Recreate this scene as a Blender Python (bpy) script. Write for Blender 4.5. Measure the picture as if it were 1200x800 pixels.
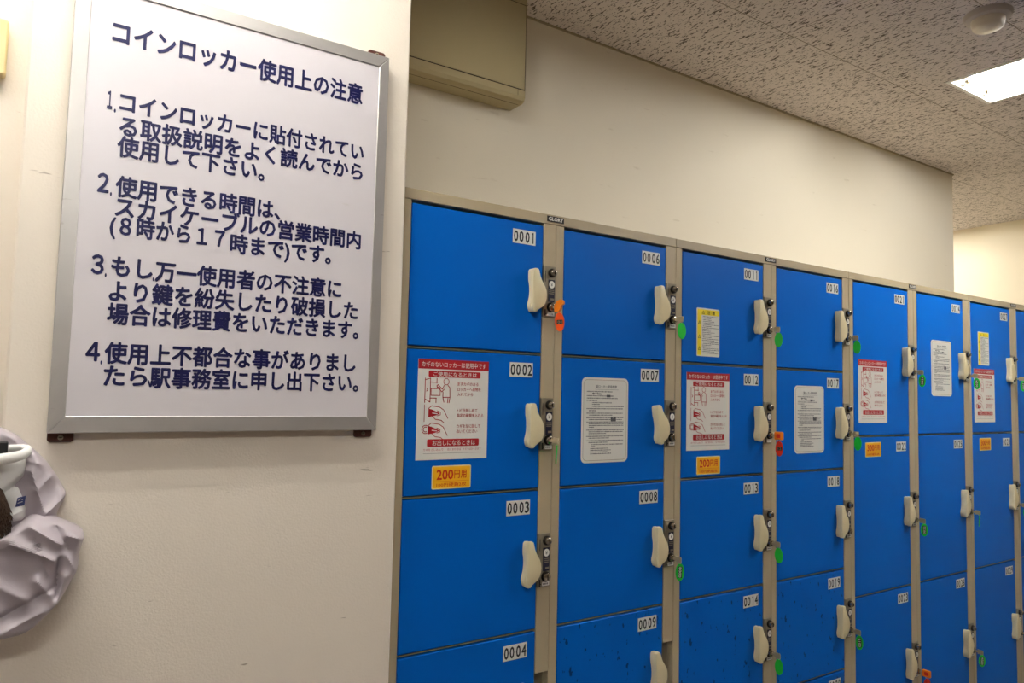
import bpy, bmesh, math, random
from mathutils import Vector, Matrix

random.seed(7)
for o in list(bpy.data.objects):
    bpy.data.objects.remove(o)
SC = bpy.context.scene
COL = SC.collection

# ------------------------------------------------------------------ camera
CAM = Vector((-0.6765, -1.4495, 1.3484))
YAW, PITCH, ROLL = math.radians(33.9485), math.radians(3.8607), math.radians(1.3403)
cd = bpy.data.cameras.new('camera')
cam = bpy.data.objects.new('camera', cd)
COL.objects.link(cam)
fwd = Vector((math.sin(YAW) * math.cos(PITCH), math.cos(YAW) * math.cos(PITCH), math.sin(PITCH)))
r0 = Vector((math.cos(YAW), -math.sin(YAW), 0))
u0 = r0.cross(fwd)
rt = r0 * math.cos(ROLL) + u0 * math.sin(ROLL)
up = u0 * math.cos(ROLL) - r0 * math.sin(ROLL)
cam.matrix_world = Matrix(((rt.x, up.x, -fwd.x, CAM.x), (rt.y, up.y, -fwd.y, CAM.y),
                           (rt.z, up.z, -fwd.z, CAM.z), (0, 0, 0, 1)))
cd.sensor_width = 36.0
cd.sensor_fit = 'HORIZONTAL'
cd.lens = 860.807 * 36.0 / 1200.0
cd.clip_start = 0.02
SC.camera = cam

# ------------------------------------------------------------------ world, exposure
w = bpy.data.worlds.new('world')
SC.world = w
w.use_nodes = True
w.node_tree.nodes['Background'].inputs[0].default_value = (1.0, 0.96, 0.9, 1)
w.node_tree.nodes['Background'].inputs[1].default_value = 0.006
SC.view_settings.view_transform = 'Standard'
SC.view_settings.look = 'None'
SC.view_settings.gamma = 1.0
SC.view_settings.use_curve_mapping = False
SC.view_settings.exposure = 0.80
TUBE_POWER = 60.0          # radiance of the fluorescent tubes
TUBE_COLOR = (1.0, 0.98, 0.945, 1)
# x centre, edge nearest the lockers, direction of the tubes, relative strength
LIGHTS = [(2.32, -0.125, 'y', .88), (-0.78, -0.265, 'x', .56), (4.06, 2.20, 'y', .62), (-0.95, -2.15, 'x', .54)]  # last entry: fill light added behind the camera

# ------------------------------------------------------------------ materials
def lin(c):
    return tuple(((v / 255) / 12.92 if v / 255 <= .04045 else ((v / 255 + .055) / 1.055) ** 2.4) for v in c) + (1,)

def mat(name, rgb, rough=.5, metal=0.0, spec=.5, var=0.0, vscale=8.0, bump=0.0, bscale=60.0, emit=0.0):
    m = bpy.data.materials.new(name)
    m.use_nodes = True
    nt = m.node_tree
    b = nt.nodes['Principled BSDF']
    c = lin(rgb)
    b.inputs['Base Color'].default_value = c
    b.inputs['Roughness'].default_value = rough
    b.inputs['Metallic'].default_value = metal
    b.inputs['Specular IOR Level'].default_value = spec
    tc = nt.nodes.new('ShaderNodeTexCoord')
    if var > 0:
        n = nt.nodes.new('ShaderNodeTexNoise')
        n.inputs['Scale'].default_value = vscale
        n.inputs['Detail'].default_value = 5
        nt.links.new(tc.outputs['Object'], n.inputs['Vector'])
        mx = nt.nodes.new('ShaderNodeMix')
        mx.data_type = 'RGBA'
        mx.inputs[6].default_value = tuple(v * (1 - var) for v in c[:3]) + (1,)
        mx.inputs[7].default_value = tuple(min(1, v * (1 + var)) for v in c[:3]) + (1,)
        nt.links.new(n.outputs['Fac'], mx.inputs[0])
        nt.links.new(mx.outputs[2], b.inputs['Base Color'])
    if bump > 0:
        n2 = nt.nodes.new('ShaderNodeTexNoise')
        n2.inputs['Scale'].default_value = bscale
        n2.inputs['Detail'].default_value = 4
        nt.links.new(tc.outputs['Object'], n2.inputs['Vector'])
        bp = nt.nodes.new('ShaderNodeBump')
        bp.inputs['Strength'].default_value = bump
        bp.inputs['Distance'].default_value = .004
        nt.links.new(n2.outputs['Fac'], bp.inputs['Height'])
        nt.links.new(bp.outputs['Normal'], b.inputs['Normal'])
    if emit > 0:
        b.inputs['Emission Color'].default_value = TUBE_COLOR
        b.inputs['Emission Strength'].default_value = emit
    return m

def math_node(nt, op, a, b=None):
    n = nt.nodes.new('ShaderNodeMath')
    n.operation = op
    for i, v in enumerate((a, b)):
        if v is None:
            continue
        if isinstance(v, (int, float)):
            n.inputs[i].default_value = v
        else:
            nt.links.new(v, n.inputs[i])
    return n.outputs[0]

def add_marks(m, rgb, scale, thr, stretch=(1, 1, 1), width=.02, amount=.7):
    """small scuffs and specks of dirt: thresholded stretched noise over the base colour"""
    nt = m.node_tree
    b = nt.nodes['Principled BSDF']
    tc = nt.nodes.new('ShaderNodeTexCoord')
    mp = nt.nodes.new('ShaderNodeMapping')
    mp.inputs['Scale'].default_value = stretch
    nt.links.new(tc.outputs['Object'], mp.inputs[0])
    n = nt.nodes.new('ShaderNodeTexNoise')
    n.inputs['Scale'].default_value = scale
    n.inputs['Detail'].default_value = 3
    nt.links.new(mp.outputs[0], n.inputs['Vector'])
    rp = nt.nodes.new('ShaderNodeMapRange')
    rp.inputs[1].default_value = thr
    rp.inputs[2].default_value = thr + width
    rp.inputs[3].default_value = 0
    rp.inputs[4].default_value = amount
    nt.links.new(n.outputs['Fac'], rp.inputs[0])
    mx = nt.nodes.new('ShaderNodeMix')
    mx.data_type = 'RGBA'
    nt.links.new(rp.outputs[0], mx.inputs[0])
    src = b.inputs['Base Color'].links[0].from_socket if b.inputs['Base Color'].links else None
    if src:
        nt.links.new(src, mx.inputs[6])
    else:
        mx.inputs[6].default_value = b.inputs['Base Color'].default_value
    mx.inputs[7].default_value = lin(rgb)
    nt.links.new(mx.outputs[2], b.inputs['Base Color'])
    return m

M = {}
M['wall'] = mat('plaster_wall', (237, 229, 210), .75, spec=.25, var=.035, vscale=2.2, bump=.10, bscale=160)
add_marks(M['wall'], (196, 182, 156), 9, .70, (1, 1, 5), .05, .3)
M['column'] = mat('column_wall', (242, 231, 215), .6, spec=.3, var=.03, vscale=3, bump=.20, bscale=260)
add_marks(M['column'], (150, 128, 104), 16, .735, (.7, 1, 5), .03, .7)
M['wall_far'] = mat('far_wall', (234, 223, 198), .8, spec=.2, var=.03, vscale=2)
M['wall_front'] = mat('opposite_wall', (138, 124, 108), .8, spec=.2)
M['trim'] = mat('trim_beige', (176, 162, 132), .6)
M['floor'] = mat('vinyl_floor', (132, 124, 120), .45, var=.08, vscale=4)
M['steel'] = mat('beige_steel', (178, 163, 134), .42, spec=.45, var=.03, vscale=9)
add_marks(M['steel'], (120, 88, 56), 34, .72, (1, 1, .5), .05, .5)
M['inner'] = mat('cabinet_inside', (120, 112, 98), .6)
M['blue'] = mat('blue_paint', (0, 95, 190), .45, spec=.08, var=.04, vscale=4, bump=.03, bscale=220)
M['blue_worn'] = add_marks(mat('blue_paint_worn', (0, 95, 190), .45, spec=.08, var=.04, vscale=4, bump=.03, bscale=220), (6, 22, 54), 64, .635, (1, 1, .6), .03, .75)
M['handle'] = mat('cream_plastic', (226, 212, 172), .35, spec=.5, var=.03, vscale=20)
M['white'] = mat('sticker_white', (232, 230, 222), .45)
M['black'] = mat('print_black', (22, 22, 26), .5)
M['grey_print'] = mat('print_grey', (92, 92, 96), .6)
M['line_print'] = mat('print_keyline', (150, 140, 118), .6)
M['red'] = mat('print_red', (176, 20, 32), .45)
M['price_red'] = mat('print_price_red', (204, 34, 10), .45)
M['yellow'] = mat('sticker_orange', (246, 186, 24), .45)
M['yellow2'] = mat('sticker_yellow', (242, 218, 20), .45)
M['edge_cream'] = mat('sticker_edge', (240, 222, 170), .45)
M['badge'] = mat('badge_black', (26, 24, 22), .3)
M['plate'] = mat('lock_plate_metal', (150, 141, 122), .42, metal=.55)
M['chrome'] = mat('lock_chrome', (196, 188, 172), .18, metal=1.0)
M['dark'] = mat('lock_dark', (34, 30, 26), .35, metal=.6)
M['navy'] = mat('label_navy', (22, 24, 52), .4)
M['key'] = mat('key_nickel', (206, 194, 164), .38, metal=.75)
M['green'] = mat('tag_green', (8, 190, 48), .3, spec=.5)
M['orange'] = mat('tag_orange', (240, 84, 14), .35)
M['amber'] = mat('key_cover_orange', (238, 128, 18), .35)
M['tagred'] = mat('tag_red', (214, 40, 18), .35)
M['board'] = mat('board_white', (220, 214, 217), .28, spec=.5, var=.012, vscale=5)
add_marks(M['board'], (208, 202, 198), 7, .745, (1, 1, 4), .02, .5)
M['ink'] = mat('marker_navy', (9, 12, 70), .4, var=.3, vscale=60)
M['alu'] = mat('aluminium', (200, 196, 192), .42, metal=.75, spec=.5, var=.05, vscale=30, bump=.02, bscale=90)
add_marks(M['alu'], (150, 140, 134), 30, .70, (1, 1, 3), .05, .4)
M['brown'] = mat('bracket_brown', (74, 34, 20), .45)
M['cabinet'] = mat('cabinet_cream', (186, 173, 134), .45, spec=.4, var=.02, vscale=3)
M['seam'] = mat('seam_dark', (58, 44, 28), .7)
M['switch'] = mat('switch_yellow', (212, 194, 142), .35)
M['shell'] = mat('nylon_lavender', (178, 168, 173), .5, spec=.35, var=.03, vscale=12, bump=.05, bscale=400)
M['lining'] = mat('lining_white', (236, 234, 230), .6, spec=.3, bump=.05, bscale=60)
M['fur'] = mat('fur_brown', (64, 50, 40), .9, spec=.1, var=.4, vscale=120, bump=.6, bscale=300)
M['strap'] = mat('strap_black', (14, 14, 16), .7)
M['navylabel'] = mat('label_blue', (58, 66, 112), .6)
M['housing'] = mat('fixture_white', (244, 244, 240), .35)
M['socket'] = mat('socket_white', (225, 222, 214), .4)
M['detector'] = mat('detector_cream', (226, 216, 196), .4)
M['detbase'] = mat('detector_base', (196, 186, 176), .45)

def ceiling_material():
    m = bpy.data.materials.new('rockwool_tile')
    m.use_nodes = True
    nt = m.node_tree
    b = nt.nodes['Principled BSDF']
    b.inputs['Roughness'].default_value = .9
    b.inputs['Specular IOR Level'].default_value = .15
    tc = nt.nodes.new('ShaderNodeTexCoord')
    # worm-like pits: noise stretched along Y, bent by a second noise
    def pits(sx, sy, scale, thr, wid, off):
        mp = nt.nodes.new('ShaderNodeMapping')
        mp.inputs['Scale'].default_value = (sx, sy, 1)
        mp.inputs['Location'].default_value = (off, off * .7, 0)
        mp.inputs['Rotation'].default_value = (0, 0, math.radians(-6))
        nt.links.new(tc.outputs['Object'], mp.inputs[0])
        n = nt.nodes.new('ShaderNodeTexNoise')
        n.inputs['Scale'].default_value = scale
        n.inputs['Detail'].default_value = 2.5
        n.inputs['Distortion'].default_value = .35
        nt.links.new(mp.outputs[0], n.inputs['Vector'])
        r = nt.nodes.new('ShaderNodeMapRange')
        r.inputs[1].default_value = thr
        r.inputs[2].default_value = thr + wid
        nt.links.new(n.outputs['Fac'], r.inputs[0])
        return r.outputs[0]
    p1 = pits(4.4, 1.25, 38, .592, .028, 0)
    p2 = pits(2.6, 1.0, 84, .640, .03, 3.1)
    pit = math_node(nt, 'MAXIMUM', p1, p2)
    sp = nt.nodes.new('ShaderNodeSeparateXYZ')
    nt.links.new(tc.outputs['Object'], sp.inputs[0])
    def seam(axis, origin, pitch, wd):
        a = math_node(nt, 'SUBTRACT', sp.outputs[axis], origin - 50 * pitch)
        f = math_node(nt, 'MODULO', a, pitch)
        d = math_node(nt, 'MINIMUM', f, math_node(nt, 'SUBTRACT', pitch, f))
        return math_node(nt, 'LESS_THAN', d, wd)
    sm = math_node(nt, 'MAXIMUM', seam('X', 1.364, .921, .0013), seam('Y', 0.002, .455, .0016))
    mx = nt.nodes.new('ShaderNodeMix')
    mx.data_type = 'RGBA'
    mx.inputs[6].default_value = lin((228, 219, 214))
    mx.inputs[7].default_value = lin((108, 98, 90))  # shade down in the pits, painted as a darker tone
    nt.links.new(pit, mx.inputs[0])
    mx2 = nt.nodes.new('ShaderNodeMix')
    mx2.data_type = 'RGBA'
    nt.links.new(sm, mx2.inputs[0])
    nt.links.new(mx.outputs[2], mx2.inputs[6])
    mx2.inputs[7].default_value = lin((150, 138, 126))
    nt.links.new(mx2.outputs[2], b.inputs['Base Color'])
    bp = nt.nodes.new('ShaderNodeBump')
    bp.inputs['Strength'].default_value = .6
    bp.inputs['Distance'].default_value = .003
    bp.invert = True
    nt.links.new(pit, bp.inputs['Height'])
    nt.links.new(bp.outputs['Normal'], b.inputs['Normal'])
    return m
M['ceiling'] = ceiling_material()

# ------------------------------------------------------------------ mesh builder
_txt = {}
INK = .00002        # thickness of one layer of ink
def text_geo(body, bold=0.0, res=2):
    key = (body, bold, res)
    if key in _txt:
        return _txt[key]
    c = bpy.data.curves.new('lettering', 'FONT')
    c.body = body
    c.resolution_u = res
    o = bpy.data.objects.new('lettering', c)
    COL.objects.link(o)
    dg = bpy.context.evaluated_depsgraph_get()
    me = bpy.data.meshes.new_from_object(o.evaluated_get(dg))
    v1 = [(v.co.x, v.co.y, 0) for v in me.vertices]
    f1 = [tuple(p.vertices) for p in me.polygons]
    vs, fs = list(v1), list(f1)
    if bold > 0:            # a rounder, heavier pen: the same glyphs shifted round a small circle
        for k in range(8):
            a, n0 = k * math.pi / 4, len(vs)
            vs += [(x + bold * math.cos(a), y + bold * math.sin(a), k + 1) for x, y, _ in v1]
            fs += [tuple(i + n0 for i in f) for f in f1]
    bpy.data.objects.remove(o)
    bpy.data.curves.remove(c)
    bpy.data.meshes.remove(me)
    xs = [v[0] for v in vs] or [0, 1]
    ys = [v[1] for v in vs] or [0, 1]
    _txt[key] = (vs, fs, (min(xs), max(xs), min(ys), max(ys)))
    return _txt[key]

class MB:
    def __init__(self):
        self.v, self.f, self.m, self.mats, self.sm = [], [], [], [], []
    def mi(self, m):
        if m not in self.mats:
            self.mats.append(m)
        return self.mats.index(m)
    def add(self, vs, fs, m, smooth=False):
        n = len(self.v)
        k = self.mi(m)
        self.v += [tuple(p) for p in vs]
        for f in fs:
            self.f.append(tuple(i + n for i in f))
            self.m.append(k)
            self.sm.append(smooth)
        return self
    def box(self, x0, x1, y0, y1, z0, z1, m):
        vs = [(x, y, z) for x in (x0, x1) for y in (y0, y1) for z in (z0, z1)]
        self.add(vs, [(0, 1, 3, 2), (4, 6, 7, 5), (0, 4, 5, 1), (2, 3, 7, 6), (0, 2, 6, 4), (1, 5, 7, 3)], m)
        return self
    def slab(self, x0, x1, y0, y1, z0, z1, m, ch=.002):
        """box whose front (-Y) edges are chamfered"""
        self.prism([(x0, z0), (x1, z0), (x1, z1), (x0, z1)], y0, y1, m, ch)
        return self
    def prism(self, pts, y0, y1, m, ch=0.0, smooth=False, chb=0.0):
        """outline in XZ (counter-clockwise seen from -Y), from y0 (front) to y1 (back)"""
        n = len(pts)
        cx = sum(p[0] for p in pts) / n
        cz = sum(p[1] for p in pts) / n
        def inset(d):
            out = []
            for i in range(n):
                a, b, c = Vector(pts[i - 1]), Vector(pts[i]), Vector(pts[(i + 1) % n])
                e1, e2 = (b - a), (c - b)
                e1 = e1.normalized() if e1.length > 1e-9 else e2.normalized()
                e2 = e2.normalized() if e2.length > 1e-9 else e1
                n1, n2 = Vector((-e1.y, e1.x)), Vector((-e2.y, e2.x))
                s = n1 + n2
                s = s / max(.35, s.dot(n1)) if s.length > 1e-6 else n1
                out.append((b.x + s.x * d, b.y + s.y * d))
            return out
        rings = []
        if ch > 0:
            rings.append((inset(ch), y0))
            if smooth:
                rings.append((inset(ch * .3), y0 + ch * .3))
            rings.append((pts, y0 + ch))
        else:
            rings.append((pts, y0))
        if chb > 0:
            rings.append((pts, y1 - chb))
            rings.append((inset(chb), y1))
        else:
            rings.append((pts, y1))
        vs = [(p[0], y, p[1]) for r, y in rings for p in r]
        fs = [tuple(range(n))]
        for k in range(len(rings) - 1):
            for i in range(n):
                j = (i + 1) % n
                fs.append((k * n + i, (k + 1) * n + i, (k + 1) * n + j, k * n + j))
        L = (len(rings) - 1) * n
        fs.append(tuple(L + i for i in reversed(range(n))))
        self.add(vs, fs, m, smooth)
        return self
    def rrect(self, x0, x1, z0, z1, r, y0, y1, m, ch=0.0, seg=5):
        pts = []
        for cx, cz, a0 in ((x1 - r, z0 + r, -90), (x1 - r, z1 - r, 0), (x0 + r, z1 - r, 90), (x0 + r, z0 + r, 180)):
            for k in range(seg + 1):
                a = math.radians(a0 + 90 * k / seg)
                pts.append((cx + r * math.cos(a), cz + r * math.sin(a)))
        return self.prism(pts, y0, y1, m, ch)
    def flat(self, pts, y, m):
        self.add([(p[0], y, p[1]) for p in pts], [tuple(range(len(pts)))], m)
        return self
    def disc(self, cx, cz, rx, rz, y, m, n=20):
        return self.flat([(cx + rx * math.cos(2 * math.pi * k / n), cz + rz * math.sin(2 * math.pi * k / n)) for k in range(n)], y, m)
    def stroke(self, pts, wd, y, m, closed=False):
        """printed line: a ribbon following the points, with round-ish joints"""
        P = [Vector(p) for p in pts]
        if closed:
            P = P + [P[0]]
        for a, b in zip(P, P[1:]):
            d = b - a
            if d.length < 1e-7:
                continue
            d.normalize()
            nn = Vector((-d.y, d.x)) * wd / 2
            a2, b2 = a - d * wd * .3, b + d * wd * .3
            self.flat([a2 - nn, b2 - nn, b2 + nn, a2 + nn], y, m)
        return self
    def lathe(self, prof, org, axis, m, n=24, smooth=True, cap=True):
        """prof: (radius, distance along axis); axis 'y-' out of the front, 'z-' down"""
        vs, fs = [], []
        for r, h in prof:
            for k in range(n):
                a = 2 * math.pi * k / n
                c, s = r * math.cos(a), r * math.sin(a)
                if axis == 'y-':
                    vs.append((org[0] + c, org[1] - h, org[2] + s))
                elif axis == 'z-':
                    vs.append((org[0] + c, org[1] - s, org[2] - h))
                else:  # along +Y
                    vs.append((org[0] + s, org[1] + h, org[2] + c))
        for i in range(len(prof) - 1):
            for k in range(n):
                j = (k + 1) % n
                fs.append((i * n + k, i * n + j, (i + 1) * n + j, (i + 1) * n + k))
        if cap:
            fs.append(tuple((len(prof) - 1) * n + k for k in range(n)))
            fs.append(tuple(reversed(range(n))))
        self.add(vs, fs, m, smooth)
        return self
    def tube(self, pts, rad, m, n=10, closed=False):
        P = [Vector(p) for p in pts]
        vs, fs = [], []
        L = len(P)
        for i, p in enumerate(P):
            if closed:
                t = P[(i + 1) % L] - P[i - 1]
            else:
                t = P[min(i + 1, L - 1)] - P[max(i - 1, 0)]
            t.normalize()
            a = Vector((0, 0, 1)) if abs(t.z) < .9 else Vector((1, 0, 0))
            e1 = t.cross(a).normalized()
            e2 = t.cross(e1)
            r = rad[i] if isinstance(rad, (list, tuple)) else rad
            for k in range(n):
                an = 2 * math.pi * k / n
                vs.append(p + e1 * r * math.cos(an) + e2 * r * math.sin(an))
        rng = L if closed else L - 1
        for i in range(rng):
            for k in range(n):
                j = (k + 1) % n
                i2 = (i + 1) % L
                fs.append((i * n + k, i2 * n + k, i2 * n + j, i * n + j))
        if not closed:
            fs.append(tuple(range(n)))
            fs.append(tuple((L - 1) * n + k for k in reversed(range(n))))
        self.add(vs, fs, m, True)
        return self
    def text(self, body, x0, x1, z0, z1, y, m, bold=0.0, rot=0):
        """fits the ink of the text into the rectangle"""
        vs, fs, (a, b, c, d) = text_geo(body, bold)
        out = []
        for vx, vz, lay in vs:
            s, t = (vx - a) / max(1e-6, b - a), (vz - c) / max(1e-6, d - c)
            if rot == 90:
                s, t = 1 - t, s
            elif rot == -90:
                s, t = t, 1 - s
            out.append((x0 + s * (x1 - x0), y - lay * INK, z0 + t * (z1 - z0)))
        self.add(out, fs, m)
        return self
    def line(self, body, x0, x1, zc, h, y, m, bold=0.0):
        """a text line: ink spans x0..x1, a full kanji is h high and centred on zc"""
        vs, fs, (a, b, c, d) = text_geo(body, bold)
        _, _, (_, _, kc, kd) = text_geo('国', 0.0)
        s = h / (kd - kc)
        sx = (x1 - x0) / (b - a)
        self.add([(x0 + (vx - a) * sx, y - lay * INK, zc + (vz - (kc + kd) / 2) * s) for vx, vz, lay in vs], fs, m)
        return self
    def xform(self, mtx):
        self.v = [tuple(mtx @ Vector(p)) for p in self.v]
        return self
    def mesh(self, name):
        me = bpy.data.meshes.new(name)
        me.from_pydata(self.v, [], self.f)
        for k in self.mats:
            me.materials.append(M[k])
        me.polygons.foreach_set('material_index', self.m)
        me.polygons.foreach_set('use_smooth', self.sm)
        me.update()
        if any(self.sm):
            me.set_sharp_from_angle(angle=math.radians(40))
        return me
    def build(self, name, parent=None):
        return put(name, self.mesh(name), parent)

def put(name, me, parent=None, loc=(0, 0, 0)):
    o = bpy.data.objects.new(name, me)
    COL.objects.link(o)
    o.location = loc
    if parent is not None:
        o.parent = parent
    return o

def thing(name, label, cat, loc=(0, 0, 0), group=None):
    o = bpy.data.objects.new(name, None)
    COL.objects.link(o)
    o.location = loc
    o.empty_display_size = .05
    o['label'] = label
    o['category'] = cat
    if group:
        o['group'] = group
    return o

def structure(name, mb):
    o = mb.build(name)
    o['kind'] = 'structure'
    return o

# ------------------------------------------------------------------ the room
ZC = 2.5415          # ceiling
YB = 0.42            # wall behind the lockers
XE = 3.355           # where that wall ends
YF = -4.2            # wall behind the camera
XL, XR = -2.4, 4.72
COLX0, COLX1, COLY = -0.690, -0.005, -0.030

structure('floor', MB().box(XL, XR, YF, 2.6, -.06, 0, 'floor'))
structure('wall_back', MB().box(COLX1 - .002, XE, YB, 2.6, 0, ZC, 'wall'))
structure('wall_column', MB().prism([(COLX0, 0), (COLX1, 0), (COLX1, ZC), (COLX0, ZC)], COLY, .60, 'column', .004))
structure('wall_left_recess', MB().box(XL, COLX0, .025, .60, 0, ZC, 'column'))
structure('wall_left', MB().box(XL - .1, XL, YF, .6, 0, ZC, 'wall_front'))
structure('wall_front', MB().box(XL - .1, XR + .1, YF - .1, YF, 0, ZC, 'wall_front'))
rw = MB().box(XR, XR + .1, .86, 2.6, 0, ZC, 'wall_far')
structure('wall_right', rw)
structure('wall_right_pillar', MB().box(XR - .018, XR + .1, YF, .86, 0, ZC, 'wall_far'))
structure('wall_far', MB().box(XE, XR + .1, 2.6, 2.7, 0, ZC, 'wall_far'))

LEN = 1.225
FW = .165            # half width of a light's opening
holes = [(x - FW, x + FW, y - LEN, y) if s == 'y' else (x - LEN / 2, x + LEN / 2, y - 2 * FW, y) for x, y, s, e in LIGHTS]
xs = sorted({XL - .1, XR + .1} | {h[0] for h in holes} | {h[1] for h in holes})
ys = sorted({YF - .1, 2.7} | {h[2] for h in holes} | {h[3] for h in holes})
cm = MB()
for i in range(len(xs) - 1):
    for j in range(len(ys) - 1):
        mx_, my_ = (xs[i] + xs[i + 1]) / 2, (ys[j] + ys[j + 1]) / 2
        if any(h[0] < mx_ < h[1] and h[2] < my_ < h[3] for h in holes):
            continue
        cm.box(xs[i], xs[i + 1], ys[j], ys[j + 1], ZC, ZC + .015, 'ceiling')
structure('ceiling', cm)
structure('trim_1', MB().box(COLX1, XE + .006, YB - .006, YB, ZC - .005, ZC, 'trim'))
structure('trim_2', MB().box(XE, XE + .006, YB - .006, 2.6, ZC - .005, ZC, 'trim'))
structure('baseboard_back', MB().box(COLX1, XE, YB - .008, YB, 0, .06, 'trim'))
structure('baseboard_column', MB().box(COLX0, COLX1, COLY - .008, COLY, 0, .06, 'trim'))

# ------------------------------------------------------------------ coin lockers
W = 0.426            # column width
ZT = 1.79            # top
ZL = 1.7653          # underside of the top rail
D0, D1 = 0.0257, 0.3866
SMALL = [(ZL - .0035, 1.4396), (1.4396, 1.1128), (1.1128, .7803), (.7803, .4527), (.4527, .125)]
LARGE = [(ZL - .0035, 1.2191), (1.2191, .674), (.674, .125)]
LOCK_S = [1.659, 1.333, 1.0065, .679, .351]
LOCK_L = [1.556, 1.0103, .4663]
LOCKH = .1265

def lock_plate_parts():
    """shared meshes of one lock: origin at the plate's top left"""
    p = MB()
    p.slab(.0012, .0374, -.0035, .012, -LOCKH, 0, 'plate', .0008)
    p.flat([(.0045, -.040), (.0062, -.040), (.0062, -.012), (.0045, -.012)], -.0037, 'black')
    p.flat([(.004, -.124), (.0085, -.124), (.0085, -.108), (.004, -.108)], -.0037, 'black')
    p.flat([(.004, -.122), (.012, -.119), (.004, -.116)], -.0039, 'black')
    up_ = MB()
    up_.lathe([(.0112, 0), (.0112, .004), (.0100, .0065)], (.0245, -.0035, -.0165), 'y-', 'dark', 22)
    up_.lathe([(.0088, .0065), (.0084, .0115), (.0062, .0135), (.003, .0142)], (.0245, -.0035, -.0165), 'y-', 'chrome', 22)
    up_.box(.0236, .0254, -.0190, -.0172, -.0215, -.0115, 'dark')
    lo = MB()
    lo.lathe([(.0125, 0), (.0125, .003), (.0112, .005)], (.0235, -.0035, -.102), 'y-', 'dark', 22)
    lo.lathe([(.0100, .005), (.0096, .0090), (.0080, .0102)], (.0235, -.0035, -.102), 'y-', 'chrome', 22)
    lo.box(.0226, .0244, -.0145, -.0130, -.108, -.096, 'dark')
    lb = MB()
    lb.slab(.0150, .0338, -.0045, -.0034, -.0890, -.0335, 'navy', .0002)
    lb.disc(.0245, -.0455, .0086, .0092, -.0048, 'white', 24)
    lb.text('¥', .0215, .0275, -.0500, -.0410, -.0050, 'grey_print')
    for k, (a, b) in enumerate(((.0165, .032), (.0165, .0325), (.0165, .030))):
        zz = -.0585 - k * .0042
        x = a
        while x < b:
            s = random.uniform(.0012, .0024)
            lb.flat([(x, zz - .0022), (x + s, zz - .0022), (x + s, zz), (x, zz)], -.0047, 'line_print')
            x += s + .0007
    for k in range(4):
        lb.flat([(.022 + k * .0027, -.0845), (.0240 + k * .0027, -.0845), (.0240 + k * .0027, -.0795), (.022 + k * .0027, -.0795)], -.0047, 'line_print')
    bl = MB()
    bl.slab(.0135, .0345, -.0044, -.0034, -.1235, -.1145, 'white', .0002)
    for k in range(4):
        bl.flat([(.0155 + k * .0040, -.1210), (.0183 + k * .0040, -.1210), (.0183 + k * .0040, -.1170), (.0155 + k * .0040, -.1170)], -.0047, 'grey_print')
    return [('lock_plate', p.mesh('lock_plate'))] + [(n, b.mesh(n)) for n, b in
            (('reset_cylinder', up_), ('coin_label', lb), ('key_cylinder', lo), ('arrow_label', bl))]
LOCKM = lock_plate_parts()

def handle_mesh():
    """cream pull: half-moon grip on two feet; origin at the grip's top, x relative to the door's right edge"""
    h = MB()
    grip = [(-.0420, -.1010), (-.0400, -.1060), (-.0350, -.1072), (-.0300, -.1062), (-.0268, -.1015), (-.0200, -.0968),
            (-.0110, -.0915), (-.0048, -.0830), (-.0015, -.0720), (-.0008, -.0630), (-.0022, -.0530), (-.0062, -.0430),
            (-.0120, -.0345), (-.0175, -.0265), (-.0215, -.0180), (-.0245, -.0080), (-.0262, -.0025), (-.0300, -.0002),
            (-.0370, .0000), (-.0415, -.0025), (-.0430, -.0080), (-.0432, -.0300), (-.0428, -.0550), (-.0428, -.0850)]
    h.prism(grip, -.0215, -.0095, 'handle', .0028, True, .0012)
    back = [(-.0440, -.0985), (-.0405, -.1045), (-.0340, -.1055), (-.0280, -.1030), (-.0240, -.0950), (-.0225, -.0800), (-.0225, -.0400),
            (-.0235, -.0120), (-.0268, -.0035), (-.0320, -.0012), (-.0405, -.0012), (-.0440, -.0055), (-.0442, -.0200), (-.0436, -.0300), (-.0420, -.0360),
            (-.0408, -.0450), (-.0404, -.0560), (-.0410, -.0670), (-.0428, -.0760), (-.0452, -.0840), (-.0460, -.0910)]
    h.prism(back, -.0150, .0004, 'handle', .0020, True)
    return h.mesh('handle')
HANDLE = handle_mesh()

def number_mesh(num):
    """two paper labels of two digits each; origin at the top left"""
    n = MB()
    w_, h_ = .0335, .0345
    for k in range(2):
        x0 = k * (w_ + .0003)
        n.slab(x0, x0 + w_, -.0007, .0002, -h_, 0, 'white', .0002)
        for d in range(2):
            ch = num[2 * k + d]
            a = x0 + .0024 + d * .0158
            b = a + .0128
            if ch == '1':
                n.flat([(a + .0056, -h_ + .0036), (a + .0088, -h_ + .0036), (a + .0088, -.0036), (a + .0066, -.0036), (a + .0030, -.0068), (a + .0034, -.0092), (a + .0056, -.0078)], -.0010, 'black')
                continue
            n.text(ch, a, b, -h_ + .0036, -.0036, -.0010, 'black', .022)
    return n.mesh('number_plate')

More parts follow.
